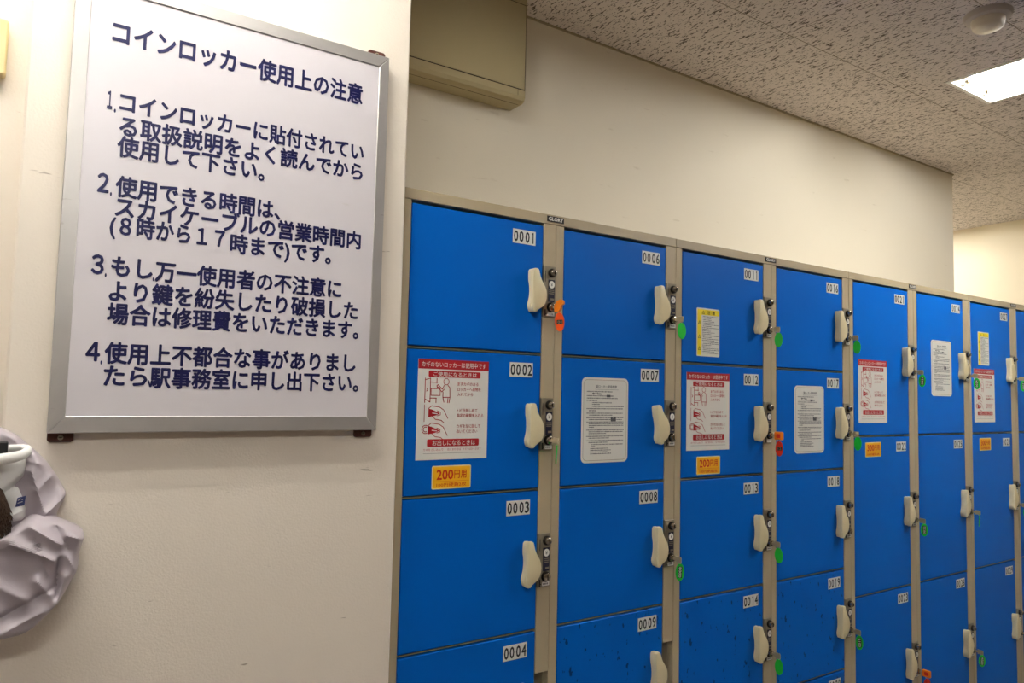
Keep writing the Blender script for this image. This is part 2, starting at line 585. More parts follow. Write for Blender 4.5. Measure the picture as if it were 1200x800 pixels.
def red_sticker():
    """instruction sticker 0.182 x 0.222, origin top left"""
    s = MB()
    Wd, H = .182, .222
    y = -.0009
    y2 = -.0012
    s.slab(0, Wd, -.0006, .0002, -H, 0, 'white', .0002)
    s.flat([(0, -.0215), (Wd, -.0215), (Wd, 0), (0, 0)], y, 'red')
    s.text('カギのないロッカーは使用中です', .008, Wd - .008, -.0172, -.0050, y2, 'white', .008)
    s.rrect(.026, .160, -.0395, -.0255, .003, y, y + .0002, 'red')
    s.text('ご使用になるときは', .038, .150, -.0375, -.0275, y2, 'white', .008)
    s.rrect(.027, .160, -.1930, -.1765, .003, y, y + .0002, 'red')
    s.text('お出しになるときは',   .040, .150, -.1910, -.1788, y2, 'white', .008)
    for t, a, b, z in (('まずカギのある', .100, .155, -.0535), ('ロッカーへ荷物を', .100, .162, -.0655), ('入れてから', .100, .141, -.0770),
                       ('トビラをしめて', .100, .154, -.1130), ('指定の硬貨を入れる', .100, .170, -.1245),
                       ('カギを左に回して', .100, .163, -.1485), ('ぬいてください', .100, .155, -.1600)):
        s.line(t, a, b, z, .0078, y, 'red', .004)
    for t, a, b in (('カギをさし込んで', .018, .068), ('右にまわせば', .078, .113), ('トビラはひらきます', .120, .166)):
        s.line(t, a, b, -.1998, .0052, y, 'red')
    s.stroke([(.018, -.2080), (.166, -.2080)], .0006, y, 'grey_print')
    # locker with open door, box and person
    def st(pts, wd=.0017, closed=False, z0=0, x0=0):
        s.stroke([(x0 + a * .001, z0 - b * .001) for a, b in pts], wd, y, 'red', closed)
    st([(18, 42), (18, 96)])
    st([(18, 46), (31, 42), (31, 95), (18, 88)])
    st([(30, 51), (49, 51)]); st([(47, 42), (47, 53)]); st([(30, 86), (47, 86)]); st([(46, 86), (46, 96)])
    st([(33, 65), (56, 65), (56, 80), (33, 80)], .0016, True)
    st([(48, 65), (48, 62), (53, 62), (53, 65)])
    st([(22, 64), (25, 67), (22, 71)])
    circ = [(71 + 7 * math.cos(k * math.pi / 7), 49 + 7 * math.sin(k * math.pi / 7)) for k in range(14)]
    st(circ, .0014, True)
    st([(66, 57), (61, 66), (50, 56), (47, 59), (60, 72), (66, 66)])
    st([(75, 57), (80, 62), (81, 84), (79, 96)]); st([(63, 72), (63, 84), (66, 95)]); st([(63, 84), (81, 84)]); st([(76, 86), (75, 96)])
    # the two hands
    for k, dz in enumerate((102, 140)):
        X0, Z0 = .020, -dz * .001
        if k == 0:
            st([(18, dz - 1), (18, dz + 36)], .0014)
        else:
            c = [(22 + 9 * math.cos(a), dz + 15 + 9 * math.sin(a)) for a in [math.radians(60 + q * 20) for q in range(13)]]
            st(c); st([(22 + (px - 22) * .6, dz + 15 + (pz - dz - 15) * .6) for px, pz in c])
        s.flat([(X0 + .008, Z0 - .007), (X0 + .016, Z0 - .009), (X0 + .034, Z0 - .016), (X0 + .036, Z0 - .019), (X0 + .028, Z0 - .022),
                (X0 + .020, Z0 - .024), (X0 + .008, Z0 - .026)][::-1], y, 'red')
        s.stroke([(X0 + .018, Z0 - .017), (X0 + .030, Z0 - .0185)], .0020, y2, 'white')
        st([(8, 7), (16, 1), (36, 4), (46, 10), (52, 20), (57, 29)], .0015, False, Z0, X0)
        st([(18, 24), (26, 31), (40, 33), (47, 38)], .0015, False, Z0, X0)
        st([(30, 12), (38, 15), (38, 21), (30, 23)], .0015, False, Z0, X0)
    return s.mesh('instruction_sticker')
RED = red_sticker()

def price_sticker(big, small):
    s = MB()
    Wd, H = .1, .0515
    s.rrect(0, Wd, -H, 0, .004, -.0006, .0002, 'edge_cream')
    s.rrect(.0024, Wd - .0024, -H + .0024, -.0024, .002, -.0009, -.0005, 'yellow')
    s.stroke([(.005, -.0345), (.095, -.0345)], .0005, -.0012, 'price_red')
    s.text(big, .0115, .054, -.0310, -.0085, -.0012, 'price_red', .02)
    s.text('円', .0565, .0705, -.0290, -.0105, -.0012, 'price_red', .012)
    s.text('用', .0735, .0880, -.0290, -.0105, -.0012, 'price_red', .012)
    s.text(small, .012, .088, -.0465, -.0380, -.0012, 'price_red', .004)
    return s.mesh('price_sticker')
PRICE = {'200': price_sticker('200', '100円硬貨2枚'), '300': price_sticker('300', '100円硬貨3枚')}

def rules_sticker():
    s = MB()
    Wd, H = .1585, .218
    s.rrect(0, Wd, -H, 0, .014, -.0006, .0002, 'white')
    k = []
    for cx, cz, a0 in ((Wd - .017, -H + .017, -90), (Wd - .017, -.017, 0), (.017, -.017, 90), (.017, -H + .017, 180)):
        for q in range(5):
            a = math.radians(a0 + 90 * q / 4)
            k.append((cx + .011 * math.cos(a), cz + .011 * math.sin(a)))
    s.stroke(k, .0010, -.0009, 'line_print', True)
    s.text('貸ロッカー使用約款', .046, .118, -.0270, -.0190, -.0009, 'grey_print', .01)
    s.stroke([(.044, -.0305), (.124, -.0305)], .0006, -.0009, 'grey_print')
    rr = random.Random(3)
    rows = [(-.036, .016, .100), (-.041, .034, .064), (-.0470, .016, .108), (-.0530, .016, .120), (-.0590, .016, .050), (-.0645, .034, .098),
            (-.0690, .034, .058), (-.0740, .034, .140), (-.0800, .016, .140), (-.0850, .024, .048), (-.0915, .016, .140), (-.0965, .024, .102),
            (-.1030, .016, .140), (-.1080, .024, .138), (-.1140, .016, .142), (-.1185, .024, .142), (-.1230, .024, .140), (-.1275, .024, .040),
            (-.1345, .016, .142), (-.1390, .024, .140), (-.1435, .024, .082), (-.1505, .016, .142), (-.1550, .024, .092), (-.1615, .016, .142),
            (-.1660, .024, .088), (-.1715, .034, .140), (-.1760, .034, .044), (-.1815, .030, .086), (-.1860, .030, .100), (-.1905, .030, .086), (-.1950, .030, .098)]
    for z, a, b in rows:
        x = a
        while x < b:
            wdt = rr.uniform(.0014, .0034)
            hh = rr.uniform(.0016, .0026)
            s.flat([(x, z - hh / 2), (x + wdt, z - hh / 2), (x + wdt, z + hh / 2), (x, z + hh / 2)], -.0009, 'grey_print')
            x += wdt + rr.uniform(.0004, .0011)
    s.text('8', .036, .041, -.0445, -.0385, -.0010, 'black', .01)
    s.stroke([(.052, -.0375), (.052, -.0435), (.066, -.0435)], .0009, -.0010, 'black')
    s.flat([(.083, -.0500), (.096, -.0500), (.096, -.0440), (.083, -.0440)], -.0010, 'grey_print')
    s.flat([(.098, -.1125), (.116, -.1125), (.116, -.1010), (.098, -.1010)], -.0010, 'grey_print')
    s.text('円', .1045, .1095, -.1060, -.1020, -.0012, 'white')
    return s.mesh('rules_sticker')
RULES = rules_sticker()

def caution_sticker():
    s = MB()
    Wd, H = .0975, .140
    s.rrect(0, Wd, -H, 0, .004, -.0006, .0002, 'white')
    s.flat([(.003, -.020), (Wd - .003, -.020), (Wd - .003, -.004), (.003, -.004)], -.0009, 'yellow2')
    s.flat([(.003, -H + .003), (.020, -H + .003), (.020, -.020), (.003, -.020)], -.0009, 'yellow2')
    def tri(cx, cz, r):
        s.flat([(cx - r, cz - r * .8), (cx + r, cz - r * .8), (cx, cz + r)], -.0012, 'black')
        s.flat([(cx - r * .62, cz - r * .6), (cx + r * .62, cz - r * .6), (cx, cz + r * .62)], -.0014, 'yellow2')
        s.flat([(cx - r * .10, cz - r * .3), (cx + r * .10, cz - r * .3), (cx + r * .10, cz + r * .2), (cx - r * .10, cz + r * .2)], -.0016, 'black')
    tri(.027, -.0122, .0060)
    s.text('注', .045, .056, -.0175, -.0065, -.0012, 'black', .006)
    s.text('意', .066, .077, -.0175, -.0065, -.0012, 'black', .006)
    for z in (-.042, -.083, -.117):
        tri(.0115, z, .0062)
    rr = random.Random(5)
    z = -.0245
    while z > -.134:
        a = rr.choice((.023, .023, .026))
        b = rr.choice((.060, .075, .090, .090, .092))
        x = a
        while x < b:
            wdt = rr.uniform(.0012, .0032)
            hh = rr.uniform(.0014, .0023)
            s.flat([(x, z - hh / 2), (x + wdt, z - hh / 2), (x + wdt, z + hh / 2), (x, z + hh / 2)], -.0009, 'grey_print')
            x += wdt + rr.uniform(.0004, .0014)
        z -= .0046
    return s.mesh('caution_sticker')
CAUTION = caution_sticker()

def badge_mesh():
    b = MB()
    b.slab(-.0262, .0262, -.0016, .0002, -.0070, .0070, 'badge', .0006)
    b.text('GLORY', -.0225, .0225, -.0046, .0046, -.0018, 'white', .035)
    return b.mesh('maker_badge')
BADGE = badge_mesh()

def door_mesh(z1, z0, paint='blue'):
    d = MB()
    d.slab(D0 + .0012, D1 - .0012, 0, .018, z0 + .0042, z1 - .0042, paint, .0014)
    return d.mesh('door')
DOORS = {}

STICK = {'0002': [('instruction_sticker', RED, .0532, 1.4150), ('price_sticker', PRICE['200'], .0945, 1.1796)],
         '0007': [('rules_sticker', RULES, .0903, 1.3884)],
         '0011': [('caution_sticker', CAUTION, .0856, 1.6016)],
         '0012': [('instruction_sticker', RED, .0460, 1.4140), ('price_sticker', PRICE['200'], .0886, 1.1745)],
         '0017': [('rules_sticker', RULES, .1170, 1.3880)],
         '0021': [('instruction_sticker', RED, .0535, 1.4878)],
         '0022': [('price_sticker', PRICE['300'], .0930, 1.1983)],
         '0024': [('rules_sticker', RULES, .1270, 1.5862)],
         '0027': [('caution_sticker', CAUTION, .0860, 1.6425), ('instruction_sticker', RED, .0452, 1.4868)],
         '0028': [('price_sticker', PRICE['300'], .0840, 1.1996)]}
TILT = {'0007': -7, '0025': 5, '0014': -2, '0004': -3, '0009': -2, '0003': 1.5}   # grips that sit askew
NO_LOCK = {'0004', '0009'}

def locker_unit(x, cols, label):
    """two columns of lockers: cols = [(first number, kind), ...]"""
    t = thing('coin_locker_unit', label, 'lockers', (x, 0, 0), 'blue coin locker units')
    b = MB()
    e = .0006
    U = 2 * W
    b.slab(e, U - e, -.0004, .055, ZL, ZT, 'steel', .0012)                      # top rail
    b.box(e, U - e, .055, YB - .012, .02, ZT, 'steel')                            # carcass
    b.slab(e, U - e, .004, .055, .02, .125, 'steel', .001)                        # plinth
    for k, (first, kind) in enumerate(cols):
        o = k * W
        rows = SMALL if kind == 'small' else LARGE
        locks = LOCK_S if kind == 'small' else LOCK_L
        b.slab(o + .0006, o + D0 - .0008, 0, .055, .125, ZL - .0006, 'steel', .0012)   # left strip
        # right strip: pieces between the locks
        z = ZL - .0006
        for i, lz in enumerate(locks):
            b.slab(o + D1 + .0006, o + W - .0006, 0, .020, lz, z, 'steel', .0010)
            z = lz - LOCKH
        b.slab(o + D1 + .0006, o + W - .0006, 0, .020, .125, z, 'steel', .0010)
        b.box(o + W - .0030, o + W - .0006, .018, .055, .125, ZL, 'steel')
        b.box(o + D1 + .0006, o + D1 + .0024, .022, .055, .125, ZL, 'inner')
        for z1, z0 in rows[:-1]:
            b.box(o + D0, o + D1, .0050, .055, z0 - .0010, z0 + .0010, 'steel')   # shelf edge in the gap
    b.build('cabinet_body', t)
    put('maker_badge', BADGE, t, (W - .004, -.0004, 1.7788))['label'] = 'small black maker badge with white letters'
    n = 0
    for k, (first, kind) in enumerate(cols):
        o = k * W
        rows = SMALL if kind == 'small' else LARGE
        locks = LOCK_S if kind == 'small' else LOCK_L
        for i, (z1, z0) in enumerate(rows):
            num = '%04d' % (first + i)
            key = (kind, i, first > 5)
            if key not in DOORS:
                DOORS[key] = door_mesh(z1, z0, 'blue_worn' if key[0] == 'small' and z1 < 1.0 and first > 5 else 'blue')
            d = put('door', DOORS[key], t, (o, 0, 0))
            d['label'] = 'blue door numbered ' + num
            put('number_plate', number_mesh(num), d, (.2945, 0, z1 - .0225))
            h = put('handle', HANDLE, d, (D1, 0, locks[i] - .0122))
            if num in TILT:
                a = math.radians(TILT[num])
                piv = Vector((-.030, 0, -.055))
                h.rotation_euler = (0, a, 0)
                h.location = Vector(h.location) + piv - Matrix.Rotation(a, 3, 'Y') @ piv
            for nm, me, sx, sz in STICK.get(num, []):
                put(nm, me, d, (sx, 0, sz))
            if num not in NO_LOCK:
                lp = put('lock_plate', LOCKM[0][1], t, (o + D1, 0, locks[i]))
                for nm, me in LOCKM[1:]:
                    put(nm, me, lp)
    return t

locker_unit(0 * W, [(1, 'small'), (6, 'small')], 'blue coin lockers 0001 to 0010, next to the notice board wall')
locker_unit(2 * W, [(11, 'small'), (16, 'small')], 'blue coin lockers 0011 to 0020, five doors high, second unit from the notice board')
locker_unit(4 * W, [(21, 'large'), (24, 'large')], 'blue coin lockers 0021 to 0026, three tall doors high, third unit from the notice board')
locker_unit(6 * W, [(27, 'large'), (30, 'large')], 'blue coin lockers 0027 onward, tall doors, far right unit cut by the photo edge')

# ------------------------------------------------------------------ keys in the locks
def oval(a, b, n=22):
    return [(a * math.cos(2 * math.pi * k / n), b * math.sin(2 * math.pi * k / n)) for k in range(n)]

def bow_mesh():
    k = MB()
    k.box(-.0011, .0011, -.014, .004, -.0035, .0035, 'key')
    pts = [(-.0120, -.0085), (-.0085, -.0090), (-.0085, .0090), (-.0120, .0085), (-.0270, .0078), (-.0288, .0050), (-.0288, -.0050), (-.0270, -.0078)]
    q = MB()
    q.prism([(p[0], p[1]) for p in pts], -.0010, .0010, 'key', .0004)
    q.xform(Matrix(((0, 1, 0, 0), (1, 0, 0, 0), (0, 0, 1, 0), (0, 0, 0, 1))))
    n = len(k.v)
    k.v += q.v
    mi = k.mi('key')
    for f in q.f:
        k.f.append(tuple(i + n for i in f)[::-1]); k.m.append(mi); k.sm.append(False)
    k.tube([(.0013, -.0240 + .0024 * math.cos(a), .0024 * math.sin(a) - .001) for a in [2 * math.pi * j / 10 for j in range(10)]], .0005, 'dark', 6, True)
    return k.mesh('key_bow')
BOW = bow_mesh()

def cover_mesh():
    c = MB()
    c.box(-.0011, .0011, -.012, .004, -.0035, .0035, 'key')
    pts = [(-.0100, -.0110), (-.0090, .0040), (-.0200, .0125), (-.0330, .0150), (-.0400, .0120), (-.0410, .0040), (-.0330, .0010), (-.0300, -.0080), (-.0240, -.0130)]
    q = MB()
    q.prism(pts[::-1], -.0035, .0035, 'amber', .0012)
    n = len(c.v)
    mi = c.mi('amber')
    c.v += [(p[1], p[0], p[2]) for p in q.v]
    for f in q.f:
        c.f.append(tuple(i + n for i in f)[::-1]); c.m.append(mi); c.sm.append(False)
    return c.mesh('key_cover')
COVER = cover_mesh()

def square_cover_mesh():
    c = MB()
    c.box(-.0011, .0011, -.012, .004, -.0035, .0035, 'key')
    q = MB()
    q.rrect(-.0390, -.0100, -.0120, .0125, .004, -.0035, .0035, 'amber', .0012)
    q.rrect(-.0320, -.0180, -.0060, .0060, .002, -.0039, -.0034, 'tagred')
    q.rrect(-.0320, -.0180, -.0060, .0060, .002, .0034, .0039, 'tagred')
    n = len(c.v)
    c.v += [(p[1], p[0], p[2]) for p in q.v]
    for f, k in zip(q.f, q.m):
        c.f.append(tuple(i + n for i in f)[::-1]); c.m.append(c.mi(q.mats[k])); c.sm.append(False)
    return c.mesh('key_cover')
SQUARE_COVER = square_cover_mesh()

def ring_mesh():
    r = MB()
    r.tube([(.0, .0055 * math.cos(a), .0055 * math.sin(a)) for a in [2 * math.pi * j / 14 for j in range(14)]], .0007, 'key', 6, True)
    return r.mesh('key_ring')
RING = ring_mesh()

def tag_mesh(m):
    t = MB()
    t.prism(oval(.0118, .0232), -.0013, .0013, m, .0005, False, .0005)
    return t.mesh('tag')
TAGS = {k: tag_mesh(k) for k in ('green', 'orange', 'tagred')}

def locker_key(num, colour, turn=0.0, swing=0.0, numbered=True):
    n = int(num) - 1
    if n < 20:
        c, i = n // 5, n % 5
        lz = LOCK_S[i]
    else:
        c, i = 4 + (n - 20) // 3, (n - 20) % 3
        lz = LOCK_L[i]
    kx, kz = c * W + D1 + .0235, lz - .102
    cname = {'green': 'green', 'orange': 'orange', 'tagred': 'red'}[colour]
    if colour == 'green':
        lab = 'small metal key with %s oval tag in the lock of locker %s' % (cname, num)
        if num == '0002':
            lab = 'small metal key with green tag seen edge-on in the lock of locker 0002'
    else:
        lab = 'orange covered key with %s oval tag in the lock of locker %s' % (cname, num)
    t = thing('locker_key', lab, 'key', (kx, -.0140, kz), 'keys left in the locker locks')
    R = math.radians
    if colour == 'green':
        b = put('key_bow', BOW, t)
        ax, az = -.0235, -.0055
    else:
        b = put('key_cover', COVER if colour == 'orange' else SQUARE_COVER, t)
        ax, az = -.0255, -.0120
    b.rotation_euler = (0, R(turn), 0)
    rg = put('key_ring', RING, t, (0, ax, az + .001))
    tg = put('tag', TAGS[colour], t, (.0006, ax, az - .0265))
    tg.rotation_euler = (R(random.uniform(-4, 4)), R(random.uniform(-5, 5)), R(swing))
    l = MB()
    for side in (1,):
        l.rrect(-.0056, .0056, -.0150, .0150, .001, -.0017, -.0013, 'badge') if colour == 'green' else l.rrect(-.0072, .0072, -.0050, .0050, .0015, -.0017, -.0013, 'badge')
    if colour == 'green':
        l.text(num, -.0034, .0034, -.0135, .0135, -.0019, 'white', .01, 90)
    else:
        l.text(num[2:], -.0052, .0052, -.0034, .0034, -.0019, 'line_print', .01)
    if numbered:
        l.build('tag_label', tg)
    return t

# swing turns the tag about its ring; about -45 faces the notice board side
KEYS = [('0001', 'orange', 0, -28), ('0002', 'green', 20, 48), ('0006', 'green', 10, -62), ('0008', 'green', 0, -30),
        ('0011', 'green', 0, -64), ('0012', 'tagred', 0, -30), ('0013', 'green', 0, -60), ('0014', 'green', 0, -40),
        ('0016', 'green', 0, -66), ('0017', 'green', 0, -44), ('0019', 'green', 5, -46), ('0021', 'green', 0, -50),
        ('0022', 'green', 0, -48), ('0023', 'tagred', 0, -38), ('0024', 'green', 0, -70), ('0025', 'green', 0, 20),
        ('0026', 'green', 0, -52), ('0027', 'green', 0, -40), ('0028', 'green', 0, -40), ('0029', 'green', 0, -60)]
for num, colour, turn, swing in KEYS:
    locker_key(num, colour, turn, swing, num not in ('0002', '0006', '0011', '0013', '0014', '0016', '0017', '0028', '0029'))

# ------------------------------------------------------------------ notice board
nb = thing('notice_board', 'white notice board with blue Japanese locker rules in an aluminium frame', 'sign', (-.35, COLY, 1.2635))
OX, OZ = .35, -1.2635
def nbp(name, mb):
    mb.xform(Matrix.Translation((OX, -COLY, OZ)))
    return mb.build(name, nb)
fx0, fx1, fz0, fz1 = -.6298, -.0639, 1.2635, 2.0400
ix0, ix1, iz0, iz1 = -.6059, -.0851, 1.2908, 2.0156
yf = -.0540
nbp('panel', MB().box(ix0 - .004, ix1 + .004, yf + .0022, yf + .0075, iz0 - .004, iz1 + .004, 'board'))
fr = MB()
for pts in ([(fx0, fz0), (fx1, fz0), (ix1, iz0), (ix0, iz0)], [(fx1, fz0), (fx1, fz1), (ix1, iz1), (ix1, iz0)],
            [(fx1, fz1), (fx0, fz1), (ix0, iz1), (ix1, iz1)], [(fx0, fz1), (fx0, fz0), (ix0, iz0), (ix0, iz1)]):
    cx = sum(p[0] for p in pts) / 4
    cz = sum(p[1] for p in pts) / 4
    pts = [(cx + (p[0] - cx) * (1 - .0004), cz + (p[1] - cz) * (1 - .0004)) for p in pts]
    fr.prism(pts, yf, -.0345, 'alu', .0011)
nbp('frame', fr)
for bx, bz, s in ((-.610, fz0, -1), (-.0845, fz0, -1), (-.0845, fz1, 1), (-.610, fz1, 1)):
    br = MB()
    zo = bz + s * .0155
    zi = bz - s * .012
    a, b_ = min(zo, zi), max(zo, zi)
    br.rrect(bx - .0188, bx + .0188, a, b_, .005, -.0365, COLY, 'brown', .0012)
    br.lathe([(.0042, 0), (.0038, .0012), (.002, .0016)], (bx, -.0365, bz + s * .0080), 'y-', 'plate', 14)
    br.box(bx - .0025, bx + .0025, -.0384, -.0380, bz + s * .0080 - .0005, bz + s * .0080 + .0005, 'dark')
    nbp('corner_bracket', br)
yt = yf + .0018
B = .031
def lines(name, rows):
    mb = MB()
    for t, a, b, z, h in rows:
        mb.line(t, a, b, z, h, yt, 'ink', B)
    nbp(name, mb)
KH = .0335
lines('heading_text', [('コインロッカー使用上の注意', -.5728, -.1192, 1.9451, .0385)])
lines('rule_text', [('.', -.5635, -.5605, 1.8210, .0345), ('１', -.5745, -.5665, 1.8254, .0345), ('コインロッカーに貼付されてい', -.5558, -.1122, 1.8263, KH),
                    ('る取扱説明をよく読んでから', -.5541, -.1126, 1.7849, KH), ('使用して下さい。', -.5556, -.3081, 1.7490, KH)])
lines('rule_text', [('.', -.5620, -.5590, 1.6770, .0345), ('２', -.5815, -.5640, 1.6815, .0365), ('使用できる時間は、', -.5546, -.2754, 1.6798, KH),
                    ('スカイケーブルの営業時間内', -.5532, -.1114, 1.6445, KH),
                    ('(８時から１７', -.5595, -.3738, 1.6124, KH), ('時まで)です。', -.3644, -.1723, 1.6066, KH)])
lines('rule_text', [('.', -.5625, -.5595, 1.5385, .0345), ('３', -.5830, -.5640, 1.5430, .0365), ('もし', -.5536, -.4897, 1.5427, KH), ('.', -.4895, -.4870, 1.5390, KH),
                    ('万一使用者の不注意に', -.4861, -.1479, 1.5413, KH), ('より鍵を紛失したり破損した', -.5549, -.1121, 1.5008, KH),
                    ('場合は修理費をいただきます。', -.5558, -.1089, 1.4620, KH)])
lines('rule_text', [('.', -.5610, -.5580, 1.3920, .0345), ('４', -.5832, -.5620, 1.3973, .0360), ('使用上不都合な事がありまし', -.5559, -.1125, 1.3960, KH), ('たら', -.5552, -.4887, 1.3578, KH),
                    ('、', -.4878, -.4832, 1.3572, KH), ('駅事務室に申し出下さい。', -.4851, -.1048, 1.3563, KH)])

# ------------------------------------------------------------------ metal box high on the wall
bx = thing('wall_cabinet', 'beige metal box hung under the ceiling above lockers 0001 and 0006', 'cabinet', (.28, YB, 2.22))
yb0 = .3345
b = MB()
X0, X1, Z0, Z1 = .001, .5545, 2.2200, ZC - .001
prof = [(YB - .001, Z0), (yb0 + .016, Z0), (yb0 + .005, Z0 + .0035), (yb0, Z0 + .014), (yb0, Z1), (YB - .001, Z1)]
n = len(prof)
vs = [(x, p[0], p[1]) for x in (X0, X1 - .004, X1) for p in prof]
vs[2 * n:] = [(X1, min(YB - .001, p[0] + .004) if p[0] < .4 else p[0], p[1]) for p in prof]
fs = [tuple(range(n))[::-1], tuple(2 * n + i for i in range(n))]
for k in range(2):
    for i in range(n):
        j = (i + 1) % n
        fs.append((k * n + i, k * n + j, (k + 1) * n + j, (k + 1) * n + i))
b.add(vs, fs, 'cabinet')
b.xform(Matrix.Translation((-.28, -YB, -2.22)))
b.build('body', bx)
d = MB()
d.box(X0 + .002, X1 - .0045, yb0 - .0008, yb0 + .001, Z0 + .0335, Z1 - .0205, 'seam')
d.xform(Matrix.Translation((-.28, -YB, -2.22)))
d.build('panel_gap', bx)
d = MB()
d.slab(X0 + .002, X1 - .0070, yb0 - .0026, yb0 + .001, Z0 + .0360, Z1 - .0230, 'cabinet', .0008)
d.xform(Matrix.Translation((-.28, -YB, -2.22)))
d.build('front_panel', bx)
d = MB()
d.box(X1 - .030, X1 - .0292, yb0 - .0006, yb0 + .001, Z0 + .0150, Z0 + .0335, 'seam')
d.box(X0, X1 - .006, yb0 + .030, yb0 + .0312, Z0 - .0006, Z0 + .001, 'seam')
d.xform(Matrix.Translation((-.28, -YB, -2.22)))
d.build('bottom_rail_seam', bx)

# ------------------------------------------------------------------ switch plate at the far left
sw = thing('wall_switch', 'yellowed plastic switch box on the wall left of the notice board', 'switch', (-.76, .025, 1.8965))
s = MB()
s.rrect(-.0400, .0415, -.0475, .0475, .006, -.020, 0, 'switch', .003)
s.build('cover', sw)
s = MB()
s.rrect(-.022, .022, -.030, .030, .003, -.0235, -.0195, 'switch', .0012)
s.build('rocker', sw)

# ------------------------------------------------------------------ fluorescent lights
def light(x, y, direction, strength, label):
    glow = 'tube_%d' % round(strength * 100)
    if glow not in M:
        M[glow] = mat('fluorescent_tube', (250, 250, 245), .3, emit=TUBE_POWER * strength)
    t = thing('ceiling_light', label, 'light', (x, y - (LEN / 2 if direction == 'y' else FW), ZC), 'recessed twin tube ceiling lights')
    if direction == 'x':
        t.rotation_euler = (0, 0, math.pi / 2)
    hl = LEN / 2
    h = MB()
    th = .006
    dp = .075
    rim = .010
    # flush rim, side walls, sloped reflector, top
    for a in ((-FW - .004, -FW + rim, -hl - .004, hl + .004), (FW - rim, FW + .004, -hl - .004, hl + .004),
              (-FW + rim, FW - rim, -hl - .004, -hl + rim), (-FW + rim, FW - rim, hl - rim, hl + .004)):
        h.box(a[0], a[1], a[2], a[3], -.003, .002, 'housing')
    h.box(-FW, -FW + th, -hl, hl, .002, dp, 'housing')
    h.box(FW - th, FW, -hl, hl, .002, dp, 'housing')
    h.box(-FW, FW, -hl, -hl + th, .002, dp, 'housing')
    h.box(-FW, FW, hl - th, hl, .002, dp, 'housing')
    h.box(-FW, FW, -hl, hl, dp, dp + .006, 'housing')
    h.add([(-.03, -hl + .01, dp), (.03, -hl + .01, dp), (0, -hl + .01, .035), (-.03, hl - .01, dp), (.03, hl - .01, dp), (0, hl - .01, .035)],
          [(0, 1, 2), (3, 5, 4), (0, 2, 5, 3), (1, 4, 5, 2)], 'housing')
    h.build('housing', t)
    for s in (-1, 1):
        cx = s * .078
        for e in (-1, 1):
            k = MB()
            y0 = e * (hl - .012)
            k.rrect(cx - .014, cx + .014, .000, .075, .010, min(y0, y0 - e * .016), max(y0, y0 - e * .016), 'socket', .001)
            k.build('lamp_holder', t)
        g = MB()
        g.lathe([(.004, -hl + .024), (.0145, -hl + .027), (.0145, -hl + .040)], (cx, 0, .020), 'y+', 'chrome', 16)
        g.lathe([(.0145, hl - .040), (.0145, hl - .027), (.004, hl - .024)], (cx, 0, .020), 'y+', 'chrome', 16)
        g.lathe([(.0142, -hl + .040), (.0142, hl - .040)], (cx, 0, .020), 'y+', glow, 16)
        g.build('fluorescent_tube', t)
    return t
light(*LIGHTS[0], 'lit recessed twin tube light in the ceiling at the upper right corner')
light(*LIGHTS[1], 'lit recessed twin tube light in the ceiling above the notice board, outside the photo')
light(*LIGHTS[2], 'lit recessed twin tube light in the ceiling hidden behind the wall corner')
light(*LIGHTS[3], 'added fill light, modelled as a lit twin tube fixture in the ceiling behind the viewer, outside the photo')  # unseen fixture, added to fill the column wall and lockers from the front

# ------------------------------------------------------------------ smoke detector
sd = thing('smoke_detector', 'round cream smoke detector on the ceiling beside the fluorescent light', 'smoke detector', (1.745, -.4383, ZC))
k = MB()
k.lathe([(.066, 0), (.066, .006), (.062, .016), (.050, .019)], (0, 0, 0), 'z-', 'detbase', 36)
k.build('base', sd)
k = MB()
k.lathe([(.046, .018), (.046, .026), (.042, .042), (.036, .047), (.010, .048)], (0, 0, 0), 'z-', 'detector', 36)
k.build('sensor_head', sd)

# ------------------------------------------------------------------ jacket hanging at the lower left
jk = thing('jacket', 'crumpled lavender grey nylon jacket with white lining hanging at the lower left', 'jacket', (-.76, COLY, 1.10))
JB = Vector((-.76, COLY, 1.10))
def jx(u, v):       # cloth coordinates (about a millimetre each) to the wall plane
    return -.6915 + .00117 * u + (v - 505) * .000073, 1.2717 - .001243 * (v - 505) + .00009 * u

def interp(tab, v):
    if v <= tab[0][0]:
        return tab[0][1]
    for (a, p), (b, q) in zip(tab, tab[1:]):
        if v <= b:
            return p + (q - p) * (v - a) / (b - a)
    return tab[-1][1]

def seg_d(u, v, a, b):
    ax, ay = a
    bx_, by = b
    L = (bx_ - ax) ** 2 + (by - ay) ** 2
    t = max(0, min(1, ((u - ax) * (bx_ - ax) + (v - ay) * (by - ay)) / L))
    return math.hypot(u - ax - t * (bx_ - ax), v - ay - t * (by - ay)), t

